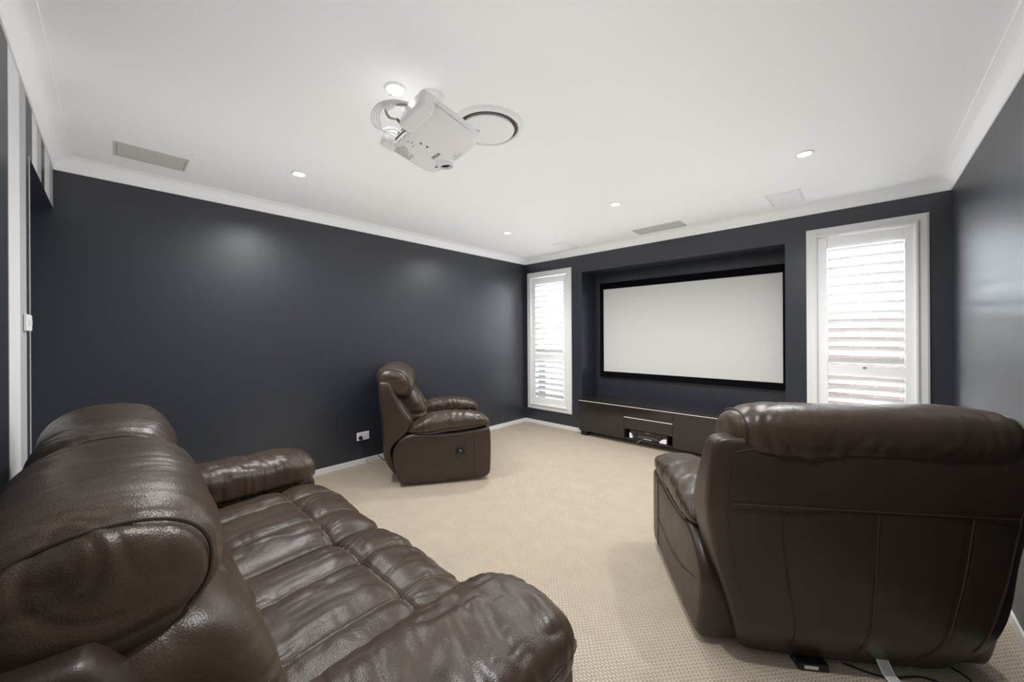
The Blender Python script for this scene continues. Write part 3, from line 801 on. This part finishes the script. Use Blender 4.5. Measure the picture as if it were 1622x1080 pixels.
# care label hanging from the near recliner
mb = MB(); st = [( .12, -.44, .085), (.122, -.452, .05), (.126, -.475, .018), (.132, -.52, .004), (.138, -.565, .003)]
vs = []
for p in st: vs += [(p[0]-.022, p[1], p[2]), (p[0]+.022, p[1]+.004, p[2]), (p[0]+.022, p[1]+.004, p[2]+.0012), (p[0]-.022, p[1], p[2]+.0012)]
fs = []
for i in range(len(st)-1):
    for j in range(4): fs.append((i*4+j, i*4+(j+1) % 4, (i+1)*4+(j+1) % 4, (i+1)*4+j))
fs += [(3,2,1,0), (16,17,18,19)]
mb.add(vs, fs); cl = mb.build('care_label', M['paper'], rec2); cl['label'] = 'white printed fabric label hanging below the back'
mb = MB()
for i in range(7):
    f = -.014+i*.0045
    mb.tube([(p[0]+f, p[1]-.0008, p[2]+.0018) for p in st[:-1]], .0007, 4)
mb.build('printing', M['grey_print'], cl)

# power box lying under the near recliner
R2 = Matrix.Translation(rec2.location) @ Matrix.Rotation(math.radians(35), 4, 'Z')
q = R2 @ Vector((-.12, -.445, 0)); pb = empty('power_supply_box', q, math.radians(35)); tag(pb, 'flat black power box with white sticker under the near recliner', 'power box')
MB().box(-.065, .045, -.03, .03, 0, .03).build('casing', M['black_plastic'], pb, bevel=.004)
MB().box(-.045, .005, -.0308, -.029, .009, .022).build('sticker', M['paper'], pb)
p = [R2 @ Vector(v) for v in ((.0, -.43, .012), (.12, -.47, .006), (.26, -.45, .005), (.36, -.49, .005), (.43, -.44, .005), (.38, -.36, .005), (.20, -.36, .006))]
tag(MB().tube(smooth_path(p, 8), .0035, 8).build('black_cord', M['black_plastic'], smooth=True), 'black cord lying curled on the carpet under the near recliner', 'lead')

# ---- two seat reclining sofa
SY = .43
sofa = empty('reclining_sofa', (-1.645, SY, 0)); tag(sofa, 'dark brown leather two seat sofa with quilted seats along the back wall', 'sofa')
MB().box(-.78, .78, -.40, .36, .03, .26).build('base', M['black_matte'], sofa, bevel=.01)
mb = MB()
for x in (-.95, -.4, .4, .95): mb.box(x-.03, x+.03, -.33, -.27, 0, .04); mb.box(x-.03, x+.03, .27, .33, 0, .04)
mb.build('feet', M['black_plastic'], sofa)
for s in (-1, 1):
    a, c = sorted((s*.79, s*1.085)); arm_panel(sofa, a, c, s)
    a, c = sorted((s*.755, s*1.115)); arm_pad(sofa, a, c, s, .640, thick=1.0, seed=61+s, roll=True, dens=1.9 if s > 0 else 1.4)
for s in (-1, 1):
    cx = s*.392
    backrest(sofa, cx+s*.02, .385, .405 if s < 0 else .43, seed=70+s, rear=False, zt=.87)
    headrest(sofa, cx, .392, seed=80+s, dens=1.9 if s > 0 else 1.3, fat=1.04, lean=.004)
    lumbar(sofa, cx, .385, seed=90+s, dens=1.6)
    seat_cushion(sofa, cx, .385, (-.15, .15), .205, seed=100+s, dens=1.7, top=.495 if s > 0 else .485)
    footrest(sofa, cx, .37, 110+s)

# ------------------------------------------------------------------ world and camera
w = bpy.data.worlds.new('sky'); S.world = w; w.use_nodes = True
bg = w.node_tree.nodes['Background']; bg.inputs['Color'].default_value = (.86, .93, 1.0, 1); bg.inputs['Strength'].default_value = 19.0

f_px, yaw, cxp, cyp, roll = 592.29, .7532, 811., 531.09, -.0054
cam = bpy.data.cameras.new('camera'); cam.sensor_width = 36; cam.sensor_fit = 'HORIZONTAL'; cam.lens = f_px/1622*36
cam.shift_y = -(540-cyp)/1622; cam.clip_start = .02
fw = Vector((-math.sin(yaw), math.cos(yaw), 0)); r0 = Vector((math.cos(yaw), math.sin(yaw), 0)); u0 = Vector((0, 0, 1))
rt = r0*math.cos(roll)+u0*math.sin(roll); up = u0*math.cos(roll)-r0*math.sin(roll)
co = bpy.data.objects.new('camera', cam); link(co)
mw = Matrix((rt, up, -fw)).transposed().to_4x4(); mw.translation = Vector((0, 0, CAMH)); co.matrix_world = mw
S.camera = co
S.view_settings.view_transform = 'Standard'; S.view_settings.look = 'None'; S.view_settings.gamma = 1; S.view_settings.use_curve_mapping = False
S.view_settings.exposure = 0.60
S.cycles.use_fast_gi = True; S.cycles.fast_gi_method = 'ADD'; w.light_settings.ao_factor = .385; w.light_settings.distance = 1.35
S.cycles.max_bounces = 12; S.cycles.diffuse_bounces = 8; S.cycles.use_denoising = True
S.cycles.sample_clamp_indirect = 12; S.cycles.caustics_reflective = False; S.cycles.caustics_refractive = False
